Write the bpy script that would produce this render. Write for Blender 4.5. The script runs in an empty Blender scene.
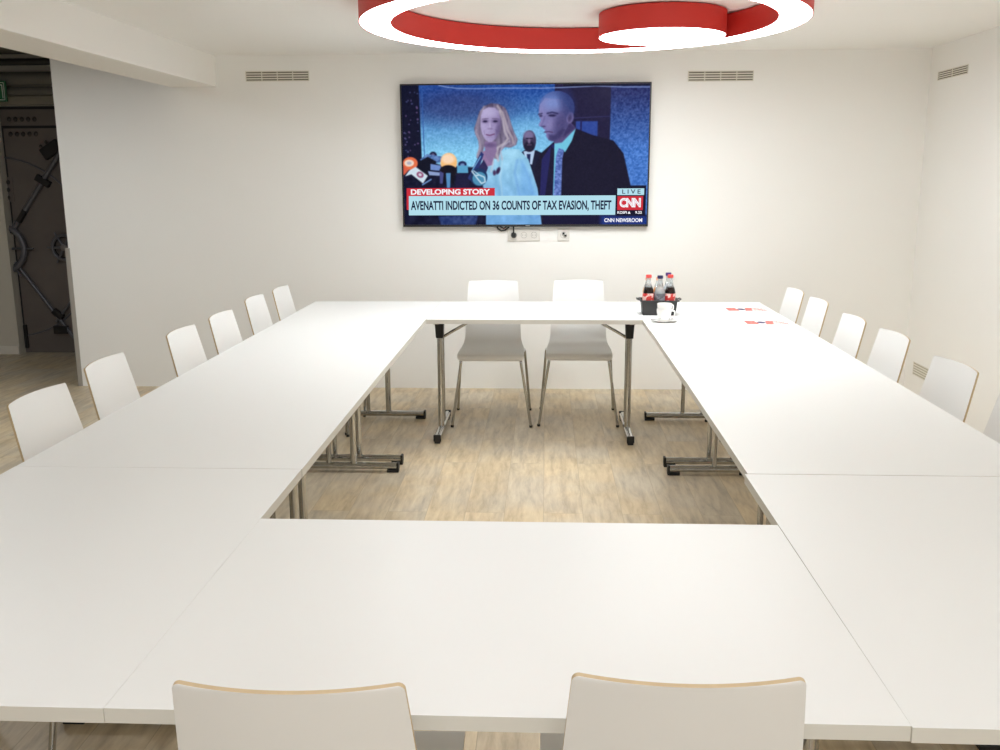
import bpy, bmesh, math, random
import numpy as np
from mathutils import Vector, Matrix
random.seed(7)
S = bpy.context.scene
COL = S.collection
pi = math.pi

# ---------------------------------------------------------------- camera
CAM = dict(f=941.79, pitch=0.208534, roll=-0.0045825, yaw=0.0481112, H=1.51963)
cam_d = bpy.data.cameras.new('camera'); cam = bpy.data.objects.new('camera', cam_d); COL.objects.link(cam)
cam_d.sensor_fit = 'HORIZONTAL'; cam_d.sensor_width = 36.0; cam_d.lens = CAM['f'] * 36.0 / 1000.0
cam_d.clip_start = 0.02; cam_d.clip_end = 60
cp, sp = math.cos(CAM['pitch']), math.sin(CAM['pitch'])
fw, up, rt = Vector((0, cp, -sp)), Vector((0, sp, cp)), Vector((1, 0, 0))
cr, sr = math.cos(CAM['roll']), math.sin(CAM['roll'])
r2 = rt * cr + up * sr; u2 = rt * (-sr) + up * cr
Rz = Matrix.Rotation(CAM['yaw'], 3, 'Z'); r2 = Rz @ r2; u2 = Rz @ u2; fw = Rz @ fw
M = Matrix(((r2.x, u2.x, -fw.x, 0), (r2.y, u2.y, -fw.y, 0), (r2.z, u2.z, -fw.z, CAM['H']), (0, 0, 0, 1)))
cam.matrix_world = M
S.camera = cam

# ---------------------------------------------------------------- world, exposure, light levels
w = bpy.data.worlds.new('world'); S.world = w; w.use_nodes = True
w.node_tree.nodes['Background'].inputs[0].default_value = (1, 0.98, 0.95, 1)
w.node_tree.nodes['Background'].inputs[1].default_value = 0.3
S.view_settings.view_transform = 'Standard'
S.view_settings.look = 'None'
S.view_settings.exposure = 0.0
S.view_settings.gamma = 1.0
S.view_settings.use_curve_mapping = False
S.cycles.max_bounces = 14; S.cycles.diffuse_bounces = 9
LAMP = 17.0            # radiance of the opal diffusers
LAMP_ADDED = 7.5  # level of the added, unseen ring lamp near the viewer
# added fill light behind the viewer, set at an invented, unseen window
wl = bpy.data.lights.new('added_rear_fill', 'AREA'); wl.shape = 'RECTANGLE'; wl.size = 3.8; wl.size_y = 1.5; wl.energy = 40; wl.color = (0.96, 0.98, 1.0)
wo = bpy.data.objects.new('added_rear_fill', wl); COL.objects.link(wo); wo.location = (0.3, -2.1, 1.45); wo.rotation_euler = (math.pi / 2, 0, 0)

# ---------------------------------------------------------------- helpers
def lin(c):
    return tuple(((v / 255) / 12.92 if v / 255 <= 0.04045 else ((v / 255 + 0.055) / 1.055) ** 2.4) for v in c)

def mat(name, rgb, rough=0.5, metal=0.0, spec=0.5, bump=0.0, bscale=60, var=0.0, vscale=5, alpha=None, trans=0.0, emit=0.0, coat=0.0):
    m = bpy.data.materials.new(name); m.use_nodes = True
    nt = m.node_tree; b = nt.nodes['Principled BSDF']
    c = lin(rgb)
    b.inputs['Base Color'].default_value = (*c, 1)
    b.inputs['Roughness'].default_value = rough
    b.inputs['Metallic'].default_value = metal
    b.inputs['Specular IOR Level'].default_value = spec
    if trans: b.inputs['Transmission Weight'].default_value = trans
    if coat: b.inputs['Coat Weight'].default_value = coat
    if emit:
        b.inputs['Emission Color'].default_value = (*c, 1); b.inputs['Emission Strength'].default_value = emit
    if var:
        tc = nt.nodes.new('ShaderNodeTexCoord'); n = nt.nodes.new('ShaderNodeTexNoise'); n.inputs['Scale'].default_value = vscale
        n.inputs['Detail'].default_value = 5
        nt.links.new(tc.outputs['Object'], n.inputs['Vector'])
        mx = nt.nodes.new('ShaderNodeMix'); mx.data_type = 'RGBA'
        mx.inputs[6].default_value = (*[v * (1 - var) for v in c], 1); mx.inputs[7].default_value = (*[min(1, v * (1 + var)) for v in c], 1)
        nt.links.new(n.outputs['Fac'], mx.inputs[0]); nt.links.new(mx.outputs[2], b.inputs['Base Color'])
    if bump:
        tc = nt.nodes.new('ShaderNodeTexCoord'); n = nt.nodes.new('ShaderNodeTexNoise'); n.inputs['Scale'].default_value = bscale
        n.inputs['Detail'].default_value = 6
        bp = nt.nodes.new('ShaderNodeBump'); bp.inputs['Strength'].default_value = bump; bp.inputs['Distance'].default_value = 0.002
        nt.links.new(tc.outputs['Object'], n.inputs['Vector']); nt.links.new(n.outputs['Fac'], bp.inputs['Height'])
        nt.links.new(bp.outputs['Normal'], b.inputs['Normal'])
    return m

def emission(name, rgb, strength):
    m = bpy.data.materials.new(name); m.use_nodes = True; nt = m.node_tree
    b = nt.nodes['Principled BSDF']
    b.inputs['Base Color'].default_value = (0.004, 0.004, 0.005, 1)
    b.inputs['Roughness'].default_value = 0.22; b.inputs['Specular IOR Level'].default_value = 0.03
    b.inputs['Emission Color'].default_value = (*lin(rgb), 1); b.inputs['Emission Strength'].default_value = strength
    return m

class B:
    """collects shapes; link() makes ONE mesh object"""
    def __init__(s): s.bm = bmesh.new()
    def _xf(s, vs, mtx):
        if mtx is not None:
            for v in vs: v.co = mtx @ v.co
    def box(s, x0, x1, y0, y1, z0, z1, mi=0, bev=0.0, mtx=None, seg=2):
        r = bmesh.ops.create_cube(s.bm, size=1); vs = r['verts']
        for v in vs:
            v.co = Vector(((x0 + x1) / 2 + v.co.x * (x1 - x0), (y0 + y1) / 2 + v.co.y * (y1 - y0), (z0 + z1) / 2 + v.co.z * (z1 - z0)))
        fs = list({f for v in vs for f in v.link_faces})
        for f in fs: f.material_index = mi
        if bev:
            es = list({e for f in fs for e in f.edges})
            r = bmesh.ops.bevel(s.bm, geom=es, offset=bev, segments=seg, affect='EDGES', profile=0.5)
            for f in r['faces']: f.material_index = mi
            vs = list(set(r['verts']) | {v for v in vs if v.is_valid})
        s._xf(vs, mtx); return vs
    def tube(s, pts, r, seg=12, mi=0, closed=False, rs=None, flat=1.0):
        pts = [Vector(p) for p in pts]; n = len(pts); rings = []
        t0 = (pts[1] - pts[0]).normalized()
        ref = Vector((0, 0, 1)) if abs(t0.z) < 0.9 else Vector((1, 0, 0))
        nx = ref.cross(t0).normalized()
        for i, p in enumerate(pts):
            if i == 0: t = pts[1] - pts[0]
            elif i == n - 1: t = pts[-1] - pts[-2]
            else: t = (pts[i + 1] - pts[i]).normalized() + (pts[i] - pts[i - 1]).normalized()
            t.normalize(); nx = (nx - t * nx.dot(t)).normalized(); ny = t.cross(nx)
            rr = rs[i] if rs else r
            rings.append([s.bm.verts.new(p + nx * math.cos(2 * pi * k / seg) * rr + ny * math.sin(2 * pi * k / seg) * rr * flat) for k in range(seg)])
        for a, b in zip(rings[:-1], rings[1:]):
            for k in range(seg):
                f = s.bm.faces.new((a[k], a[(k + 1) % seg], b[(k + 1) % seg], b[k])); f.material_index = mi; f.smooth = True
        for rg, rev in ((rings[0], True), (rings[-1], False)):
            f = s.bm.faces.new(list(reversed(rg)) if rev else rg); f.material_index = mi
    def lathe(s, prof, c=(0, 0, 0), seg=24, mi=0, sharp=False, mis=None):
        rings = []
        for (r, z) in prof:
            if r < 1e-6: rings.append([s.bm.verts.new((c[0], c[1], c[2] + z))])
            else: rings.append([s.bm.verts.new((c[0] + r * math.cos(2 * pi * k / seg), c[1] + r * math.sin(2 * pi * k / seg), c[2] + z)) for k in range(seg)])
        for i, (a, b) in enumerate(zip(rings[:-1], rings[1:])):
            for k in range(seg):
                k2 = (k + 1) % seg
                if len(a) == 1 and len(b) == 1: continue
                if len(a) == 1: vs = (a[0], b[k2], b[k])
                elif len(b) == 1: vs = (a[k], a[k2], b[0])
                else: vs = (a[k], a[k2], b[k2], b[k])
                f = s.bm.faces.new(vs); f.material_index = mis[i] if mis else mi; f.smooth = not sharp
    def quad(s, pts, mi=0):
        f = s.bm.faces.new([s.bm.verts.new(p) for p in pts]); f.material_index = mi; return f
    def link(s, name, mats, parent=None, smooth=None, mtx=None):
        bmesh.ops.recalc_face_normals(s.bm, faces=s.bm.faces)
        me = bpy.data.meshes.new(name); s.bm.to_mesh(me); s.bm.free()
        for m in (mats if isinstance(mats, (list, tuple)) else [mats]): me.materials.append(m)
        if smooth is not None:
            me.polygons.foreach_set('use_smooth', [True] * len(me.polygons))
            me.set_sharp_from_angle(angle=math.radians(smooth))
        o = bpy.data.objects.new(name, me); COL.objects.link(o)
        if parent: o.parent = parent
        return o

def tag(o, label, cat, group=None, kind=None):
    o['label'] = label; o['category'] = cat
    if group: o['group'] = group
    if kind: o['kind'] = kind
    return o
def thing(name, label, cat, loc=(0, 0, 0), rz=0, group=None):
    o = bpy.data.objects.new(name, None); COL.objects.link(o); o.location = loc; o.rotation_euler = (0, 0, rz)
    o.empty_display_size = 0.1
    return tag(o, label, cat, group)
def struct(b, name, m, **k):
    o = b.link(name, m, **k); o['kind'] = 'structure'; return o
def copy_thing(o, loc, rz, label):
    def rec(src, par):
        c = src.copy(); COL.objects.link(c); c.parent = par
        for ch in kids[src]: rec(ch, c)
        return c
    kids = {}
    def walk(x):
        kids[x] = list(x.children)
        for ch in kids[x]: walk(ch)
    walk(o)
    c = rec(o, None); c.location = loc; c.rotation_euler = (0, 0, rz); c['label'] = label
    return c

# ---------------------------------------------------------------- materials
def wall_mat(name, rgb, bs=0.25, scale=140):
    return mat(name, rgb, rough=0.85, spec=0.2, bump=bs, bscale=scale, var=0.015, vscale=1.3)
M_wall = wall_mat('wall_paint', (244, 243, 239))
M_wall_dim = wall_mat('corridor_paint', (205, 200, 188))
M_conc_dark = mat('dark_ceiling_paint', (104, 101, 97), rough=0.9, bump=0.4, bscale=30)
M_skirt = mat('skirting_paint', (222, 218, 208), rough=0.5)

# ceiling: painted shuttering concrete, boards running across
def ceiling_mat():
    m = wall_mat('board_marked_ceiling', (246, 245, 241), 0.4, 60)
    nt = m.node_tree; b = nt.nodes['Principled BSDF']
    tc = nt.nodes.new('ShaderNodeTexCoord')
    br = nt.nodes.new('ShaderNodeTexBrick'); br.inputs['Scale'].default_value = 1.0
    br.inputs['Brick Width'].default_value = 2.4; br.inputs['Row Height'].default_value = 0.16; br.inputs['Mortar Size'].default_value = 0.004
    br.inputs['Color1'].default_value = (1, 1, 1, 1); br.inputs['Color2'].default_value = (0.86, 0.86, 0.86, 1); br.inputs['Mortar'].default_value = (0.2, 0.2, 0.2, 1)
    nt.links.new(tc.outputs['Object'], br.inputs['Vector'])
    ns = nt.nodes.new('ShaderNodeTexNoise'); ns.inputs['Scale'].default_value = 7; ns.inputs['Detail'].default_value = 8
    mp = nt.nodes.new('ShaderNodeMapping'); mp.inputs['Scale'].default_value = (0.5, 3, 1)
    nt.links.new(tc.outputs['Object'], mp.inputs['Vector']); nt.links.new(mp.outputs['Vector'], ns.inputs['Vector'])
    ad = nt.nodes.new('ShaderNodeMath'); ad.operation = 'MULTIPLY_ADD'; ad.inputs[1].default_value = 0.6
    nt.links.new(ns.outputs['Fac'], ad.inputs[0]); nt.links.new(br.outputs['Color'], ad.inputs[2])
    bp = nt.nodes.new('ShaderNodeBump'); bp.inputs['Strength'].default_value = 0.5; bp.inputs['Distance'].default_value = 0.004
    nt.links.new(ad.outputs[0], bp.inputs['Height']); nt.links.new(bp.outputs['Normal'], b.inputs['Normal'])
    return m
M_ceil = ceiling_mat()

def floor_mat():
    m = bpy.data.materials.new('pale_oak_planks'); m.use_nodes = True; nt = m.node_tree; L = nt.links
    b = nt.nodes['Principled BSDF']; b.inputs['Roughness'].default_value = 0.42; b.inputs['Specular IOR Level'].default_value = 0.4
    tc = nt.nodes.new('ShaderNodeTexCoord')
    rot = nt.nodes.new('ShaderNodeMapping'); rot.inputs['Rotation'].default_value = (0, 0, pi / 2)
    L.new(tc.outputs['Object'], rot.inputs['Vector'])
    br = nt.nodes.new('ShaderNodeTexBrick'); br.inputs['Scale'].default_value = 1
    br.inputs['Brick Width'].default_value = 1.22; br.inputs['Row Height'].default_value = 0.18; br.inputs['Mortar Size'].default_value = 0.0012
    br.offset = 0.37; br.inputs['Color1'].default_value = (0, 0, 0, 1); br.inputs['Color2'].default_value = (1, 1, 1, 1); br.inputs['Mortar'].default_value = (0.5, 0.5, 0.5, 1)
    L.new(rot.outputs['Vector'], br.inputs['Vector'])
    # grain: stretched along the plank, shifted per plank
    ad = nt.nodes.new('ShaderNodeVectorMath'); ad.operation = 'MULTIPLY_ADD'; ad.inputs[1].default_value = (7, 3, 5)
    L.new(br.outputs['Color'], ad.inputs[0]); L.new(tc.outputs['Object'], ad.inputs[2])
    mp = nt.nodes.new('ShaderNodeMapping'); mp.inputs['Scale'].default_value = (12, 1.8, 1); L.new(ad.outputs[0], mp.inputs['Vector'])
    n1 = nt.nodes.new('ShaderNodeTexNoise'); n1.inputs['Scale'].default_value = 2.2; n1.inputs['Detail'].default_value = 9; n1.inputs['Roughness'].default_value = 0.65; n1.inputs['Distortion'].default_value = 0.3
    L.new(mp.outputs['Vector'], n1.inputs['Vector'])
    n2 = nt.nodes.new('ShaderNodeTexNoise'); n2.inputs['Scale'].default_value = 2.4; n2.inputs['Detail'].default_value = 5; L.new(ad.outputs[0], n2.inputs['Vector'])
    cr_ = nt.nodes.new('ShaderNodeValToRGB'); e = cr_.color_ramp.elements
    e[0].position = 0.30; e[0].color = (*lin((150, 130, 102)), 1); e[1].position = 0.68; e[1].color = (*lin((222, 206, 176)), 1)
    el = cr_.color_ramp.elements.new(0.5); el.color = (*lin((198, 179, 148)), 1)
    L.new(n1.outputs['Fac'], cr_.inputs[0])
    gr = nt.nodes.new('ShaderNodeValToRGB'); g = gr.color_ramp.elements
    g[0].position = 0.38; g[0].color = (*lin((196, 192, 182)), 1); g[1].position = 0.62; g[1].color = (*lin((216, 194, 154)), 1)
    L.new(n2.outputs['Fac'], gr.inputs[0])
    mx = nt.nodes.new('ShaderNodeMix'); mx.data_type = 'RGBA'; mx.inputs[0].default_value = 0.36
    L.new(cr_.outputs[0], mx.inputs[6]); L.new(gr.outputs[0], mx.inputs[7])
    # plank tone
    mr = nt.nodes.new('ShaderNodeMapRange'); mr.inputs['To Min'].default_value = 0.95; mr.inputs['To Max'].default_value = 1.04
    L.new(br.outputs['Color'], mr.inputs['Value'])
    mu = nt.nodes.new('ShaderNodeVectorMath'); mu.operation = 'MULTIPLY'; L.new(mx.outputs[2], mu.inputs[0]); L.new(mr.outputs[0], mu.inputs[1])
    jn = nt.nodes.new('ShaderNodeMix'); jn.data_type = 'RGBA'; jn.inputs[7].default_value = (*lin((178, 160, 132)), 1)
    L.new(br.outputs['Fac'], jn.inputs[0]); L.new(mu.outputs[0], jn.inputs[6]); L.new(jn.outputs[2], b.inputs['Base Color'])
    bp = nt.nodes.new('ShaderNodeBump'); bp.inputs['Strength'].default_value = 0.15; bp.inputs['Distance'].default_value = 0.002
    L.new(n1.outputs['Fac'], bp.inputs['Height']); L.new(bp.outputs['Normal'], b.inputs['Normal'])
    return m
M_floor = floor_mat()

M_top = mat('white_laminate', (233, 233, 231), rough=0.42, spec=0.35, bump=0.05, bscale=400)
M_topedge = mat('table_edge_band', (214, 211, 202), rough=0.55)
M_chrome = mat('chrome', (190, 190, 188), rough=0.14, metal=1.0)
M_black = mat('black_plastic', (22, 22, 22), rough=0.5)
M_shell = mat('white_chair_laminate', (230, 229, 226), rough=0.45, spec=0.35, bump=0.05, bscale=500)
M_ply = mat('beech_ply_edge', (203, 180, 143), rough=0.55, var=0.10, vscale=60)

# ---------------------------------------------------------------- room shell
CZ = 2.337; YB = 6.70; XR = 2.565; YF = -2.2; XL = -6.6; YM = 8.05; CZ2 = 2.53
b = B(); b.box(XL, XR + 0.2, YF, YM + 0.2, -0.12, 0.0); struct(b, 'floor', M_floor)
b = B(); b.box(-2.35, XR, YF, YB, CZ, CZ + 0.35); struct(b, 'ceiling', M_ceil)
b = B(); b.box(-3.445, XR + 0.2, YB, YB + 0.14, 0, 2.687); struct(b, 'wall_back', M_wall)
b = B(); b.box(XR, XR + 0.2, YF, YB, 0, 2.687); struct(b, 'wall_right', M_wall)
b = B(); WX0, WX1, WZ0, WZ1 = -1.7, 2.3, 0.65, 2.25
b.box(XL, WX0, YF - 0.2, YF, 0, 2.687); b.box(WX1, XR + 0.2, YF - 0.2, YF, 0, 2.687); b.box(WX0, WX1, YF - 0.2, YF, 0, WZ0); b.box(WX0, WX1, YF - 0.2, YF, WZ1, 2.687)
struct(b, 'wall_front', M_wall)
b = B()
for x in (WX0 + .03, WX0 + 1.35, WX1 - 1.35, WX1 - .03): b.box(x - .03, x + .03, YF - .12, YF - .05, WZ0, WZ1, bev=.004)
for z in (WZ0 + .03, WZ1 - .03): b.box(WX0, WX1, YF - .115, YF - .055, z - .03, z + .03, bev=.004)
struct(b, 'added_window_1', M_skirt)  # added frame for the fill light, unseen behind the viewer
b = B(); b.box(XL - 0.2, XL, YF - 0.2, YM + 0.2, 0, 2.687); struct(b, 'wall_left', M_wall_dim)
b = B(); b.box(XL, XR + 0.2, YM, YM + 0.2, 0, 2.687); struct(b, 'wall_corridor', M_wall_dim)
b = B(); b.box(XL, -2.35, YF, YM, CZ2, CZ2 + 0.157); b.box(-2.35, XR + 0.2, YB + 0.14, YM, CZ2, CZ2 + 0.157); o = struct(b, 'ceiling_corridor', M_conc_dark)
# downstand beam along the open side (slightly rough lower arrises)
b = B(); b.box(-2.605, -2.28, YF, YB, 2.131, CZ2 + 0.157, bev=0.006)
struct(b, 'trim_1', wall_mat('beam_paint', (244, 242, 237), 0.5, 50))
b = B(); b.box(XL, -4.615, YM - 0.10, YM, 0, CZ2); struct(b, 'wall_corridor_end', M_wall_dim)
b = B(); b.box(XL, -4.615, YM - 0.114, YM - .10, 0, 0.075, bev=0.003); struct(b, 'baseboard_corridor', M_skirt)
# aluminium guard on the free end of the back wall
b = B(); b.box(-3.4685, -3.445, YB - 0.002, YB + 0.142, 0, 1.02); b.box(-3.4685, -3.435, YB - 0.0035, YB, 0, 1.02)
struct(b, 'trim_2', mat('corner_guard', (176, 172, 165), rough=0.4, metal=0.3))

# ---------------------------------------------------------------- lamps
M_red = mat('red_lamp_drum', (216, 58, 50), rough=0.55)
M_glow = bpy.data.materials.new('opal_diffuser'); M_glow.use_nodes = True
g = M_glow.node_tree.nodes['Principled BSDF']; g.inputs['Emission Color'].default_value = (0.925, 0.97, 1.0, 1); g.inputs['Emission Strength'].default_value = LAMP
M_glow2 = M_glow.copy(); M_glow2.name = 'added_rear_diffuser'; M_glow2.node_tree.nodes['Principled BSDF'].inputs['Emission Strength'].default_value = LAMP_ADDED  # glow of the added ring lamp
M_glow3 = M_glow.copy(); M_glow3.name = 'added_left_diffuser'; M_glow3.node_tree.nodes['Principled BSDF'].inputs['Emission Strength'].default_value = 30  # glow of the added drum lamp on the left
def ring_lamp(x, y, zb, ro, ri, label, glow):
    t = thing('ring_lamp', label, 'ceiling lamp', (x, y, zb))
    h = CZ - 0.006 - zb
    b = B(); b.lathe([(ro - 0.004, 0.004), (ro - 0.004, 0.0), (ro, 0.0), (ro, h), (ri, h), (ri, 0.0), (ri + 0.003, 0.0), (ri + 0.003, 0.004), (ro - 0.004, 0.004)], seg=128)
    b.link('ring_housing', M_red, t, smooth=40)
    b = B(); b.lathe([(ri + 0.0035, 0.0035), (ri + 0.0035, 0.0005), (ro - 0.0045, 0.0005), (ro - 0.0045, 0.0035), (ri + 0.0035, 0.0035)], seg=128)
    b.link('ring_diffuser', glow, t, smooth=40)
    b = B(); m = (ri + ro) / 2
    b.lathe([(m - 0.045, h), (m + 0.045, h), (m + 0.045, h + 0.006), (m - 0.045, h + 0.006), (m - 0.045, h)], seg=96)
    b.link('mounting_plate', M_black, t, smooth=40)
    return t
def drum_lamp(x, y, zb, r, label, glow):
    t = thing('drum_lamp', label, 'ceiling lamp', (x, y, zb)); h = (CZ if x > -2.3 else CZ2) - 0.006 - zb
    b = B(); b.lathe([(r - 0.004, 0.004), (r - 0.004, 0), (r, 0), (r, h), (0, h)], seg=96); b.link('drum_housing', M_red, t, smooth=40)
    b = B(); b.lathe([(0, 0.0005), (r - 0.0045, 0.0005), (r - 0.0045, 0.0035), (0, 0.0035)], seg=96); b.link('drum_diffuser', glow, t, smooth=40)
    b = B(); b.lathe([(0, h), (r - 0.05, h), (r - 0.05, h + 0.006), (0, h + 0.006)], seg=64); b.link('mounting_plate', M_black, t, smooth=40)
    return t
ring_lamp(0.167, 4.72, 2.215, 1.045, 0.897, 'large red ring ceiling lamp with glowing white underside above the tables', M_glow)
drum_lamp(0.596, 5.150, 2.216, 0.325, 'small round red drum ceiling lamp with white diffuser inside the big ring', M_glow)
ring_lamp(0.0, 0.9, 2.215, 1.045, 0.897, 'added unseen fill lamp shaped like the red ring lamp, nearest the viewer', M_glow2)  # unseen lamp, added to light the near part of the room

drum_lamp(-3.55, 4.9, 2.40, 0.30, 'added unseen fill lamp shaped like a red drum, in the open area left of the beam', M_glow3)  # unseen lamp, added to brighten the left wall, floor and mural
# ---------------------------------------------------------------- tables
def make_table(label, L, W=0.80, ins=(0.04, 0.04)):
    """local x = long side; origin on the floor at the centre"""
    T, th = 0.74, 0.025
    t = thing('folding_table', label, 'table', group='white folding tables set in a rectangle')
    b = B()
    vs = b.box(-L / 2, L / 2, -W / 2, W / 2, T - th, T, 0, bev=0.0004, seg=1)
    b.bm.normal_update()
    for f in b.bm.faces:
        if abs(f.normal.z) < 0.5: f.material_index = 1
    b.link('tabletop', [M_top, M_topedge], t)
    for s in (-1, 1):
        x = s * (L / 2 - ins[0 if s < 0 else 1])
        b = B(); n = 0.295
        b.tube([(x, -n, 0.033), (x, n, 0.033)], 0.021, 14, flat=0.85)
        fb = b.link('foot_bar', M_chrome, t, smooth=40)
        for e in (-1, 1):
            b = B(); y0 = e * n
            b.box(x - 0.0215, x + 0.0215, min(y0 - e * .004, y0 + e * .009), max(y0 - e * .004, y0 + e * .009), 0.012, 0.053, bev=0.004)
            b.box(x - 0.017, x + 0.017, min(y0 - e * .055, y0 + e * .008), max(y0 - e * .055, y0 + e * .008), 0.0, 0.016, bev=0.003)
            c = b.link('end_cap', M_black, fb)
        for e in (-1, 1):
            y = e * 0.065
            b = B(); b.tube([(x, y, 0.045), (x, y, T - th - 0.012)], 0.0175 if e < 0 else 0.0125, 14)
            b.link('leg', M_chrome, t, smooth=40)
        b = B()
        b.box(x - 0.016, x + 0.016, -0.25, 0.25, T - th - 0.024, T - th, bev=0.002)
        b.link('top_rail', M_chrome, t)
        for e, hgt, wx, wy in ((-1, 0.130, 0.028, 0.036), (1, 0.030, 0.018, 0.028)):
            b = B(); y = e * 0.065
            v = b.box(x - wx, x + wx, y - wy, y + wy, T - th - hgt, T - th - .0005, bev=0.003)
            for q in v:
                k = (T - th - q.co.z) / hgt; q.co.x = x + (q.co.x - x) * (1 - 0.25 * k); q.co.y = y + (q.co.y - y) * (1 - .25 * k)
            b.link('bracket', M_black, t)
        b = B(); b.tube([(x - s * 0.012, -0.03, 0.582), (x - s * 0.23, -0.03, T - th - 0.008)], 0.009, 10)
        b.box(x - s * 0.23 - 0.02, x - s * 0.23 + 0.02, -0.05, -0.01, T - th - 0.012, T - th - .0005)
        b.link('brace', M_chrome, t, smooth=40)
    return t
A90 = pi / 2
gap_t = 'white folding tables set in a rectangle'
col_t = make_table('white folding table at the far left corner, beside the two rearmost left chairs', 1.135, 0.80, (.06, .10))
col_t.location = (-1.061, 5.351, 0); col_t.rotation_euler.z = A90 - math.radians(.06)
copy_thing(col_t, (0.9385, 5.353, 0), A90 + math.radians(.08), 'white folding table at the far right corner with two red leaflets on it')
mid_t = make_table('white folding table second from the screen wall in the left row', 1.178, 0.80, (.06, .08))
mid_t.location = (-1.062, 4.196, 0); mid_t.rotation_euler.z = A90 + math.radians(.03)
for x, y, a, lab in [
    (-1.060, 3.019, .15, 'white folding table third from the screen wall in the left row'),
    (-1.0595, 1.839, .02, 'white folding table at the near left corner, its front edge running off the picture'),
    (0.943, 4.196, .10, 'white folding table second from the screen wall in the right row'),
    (0.944, 3.018, -.15, 'white folding table third from the screen wall in the right row'),
    (0.9332, 1.8360, -.08, 'white folding table at the near right corner, cut by the right picture edge')]:
    copy_thing(mid_t, (x, y, 0), (-A90 if x < 0 and y < 2 else A90) + math.radians(a), lab)
row_t = make_table('white folding table below the screen, closing the rectangle at the far end', 1.1955, 0.762)
row_t.location = (-0.0612, 5.5405, 0); row_t.rotation_euler.z = math.radians(.06)
near_t = make_table('white folding table in the middle foreground behind the two nearest chair backs', 1.1912)
near_t.location = (-0.0635, 1.651, 0); near_t.rotation_euler.z = math.radians(.02)

# ---------------------------------------------------------------- chairs
def catmull(P, n):
    P = np.array(P, float); Q = np.vstack([2 * P[0] - P[1], P, 2 * P[-1] - P[-2]]); out = []
    for i in range(len(P) - 1):
        p0, p1, p2, p3 = Q[i:i + 4]
        for t in np.linspace(0, 1, n, endpoint=False):
            out.append(0.5 * ((2 * p1) + (-p0 + p2) * t + (2 * p0 - 5 * p1 + 4 * p2 - p3) * t * t + (-p0 + 3 * p1 - 3 * p2 + p3) * t ** 3))
    out.append(P[-1]); return np.array(out)
PROF = [(.224, .430, .192), (.230, .444, .198), (.222, .461, .2), (.195, .469, .2), (.06, .462, .2), (-.07, .456, .199), (-.135, .460, .194), (-.175, .478, .185),
        (-.197, .515, .179), (-.222, .61, .175), (-.246, .70, .169), (-.268, .79, .162), (-.285, .86, .156)]
def shell_part(name, i0, i1, parent, round_end=None, round_start=None):
    n = 10
    C = catmull(PROF, n); seg = C[i0 * n:i1 * n + 1]
    # arc length, refine near rounded ends
    d = np.r_[0, np.cumsum(np.linalg.norm(np.diff(seg[:, :2], axis=0), axis=1))]; Ltot = d[-1]
    ss = list(d)
    if round_end: ss += [Ltot - round_end * (1 - math.sin(a)) for a in np.linspace(0, pi / 2, 8)[:-1]]
    if round_start: ss += [round_start * (1 - math.sin(a)) for a in np.linspace(0, pi / 2, 6)[:-1]]
    ss = np.unique(np.round(ss, 5)); seg = np.c_[[np.interp(ss, d, seg[:, k]) for k in range(3)]].T
    dall = C[:, :2]
    T_ = np.gradient(seg[:, :2], ss, axis=0); T_ /= np.linalg.norm(T_, axis=1)[:, None]
    # normal to the sitting side: seat runs towards -y, so "up" = left-hand normal
    N = np.c_[T_[:, 1], -T_[:, 0]]
    b = B(); nu = 16; th = 0.007; front = []; back = []
    for k, (y, z, w_) in enumerate(seg):
        if round_end and Ltot - ss[k] < round_end:
            q = round_end - (Ltot - ss[k]); w_ = w_ - (round_end - math.sqrt(max(0, round_end ** 2 - q * q)))
        if round_start and ss[k] < round_start:
            q = round_start - ss[k]; w_ = w_ - (round_start - math.sqrt(max(0, round_start ** 2 - q * q)))
        hz = min(1, max(0, (z - .46) / .22)) if y < -.1 else 0
        f_, k_ = [], []
        for j in range(nu + 1):
            u = -1 + 2 * j / nu; off = -0.024 * hz * (1 - u * u)
            ny, nz = N[k]
            f_.append(b.bm.verts.new((u * w_, y + off, z)))
            k_.append(b.bm.verts.new((u * w_, y + off - ny * th, z - nz * th)))
        front.append(f_); back.append(k_)
    m = len(front)
    for k in range(m - 1):
        for j in range(nu):
            f = b.bm.faces.new((front[k][j], front[k][j + 1], front[k + 1][j + 1], front[k + 1][j])); f.material_index = 0
            f = b.bm.faces.new((back[k][j], back[k + 1][j], back[k + 1][j + 1], back[k][j + 1])); f.material_index = 0
        for j in (0, nu):
            f = b.bm.faces.new((front[k][j], front[k + 1][j], back[k + 1][j], back[k][j])); f.material_index = 1
    for k in (0, m - 1):
        for j in range(nu):
            f = b.bm.faces.new((front[k][j], front[k][j + 1], back[k][j + 1], back[k][j])); f.material_index = 1
    o = b.link(name, [M_shell, M_ply], parent, smooth=38)
    return o
def arc_path(pts, r=0.035, n=5):
    out = [Vector(pts[0])]
    for a, c, d in zip(pts[:-2], pts[1:-1], pts[2:]):
        a, c, d = Vector(a), Vector(c), Vector(d); p = c + (a - c).normalized() * r; q = c + (d - c).normalized() * r
        for t in [i / n for i in range(n + 1)]: out.append(p * (1 - t) ** 2 + c * 2 * t * (1 - t) + q * t * t)
    out.append(Vector(pts[-1])); return out
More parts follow.
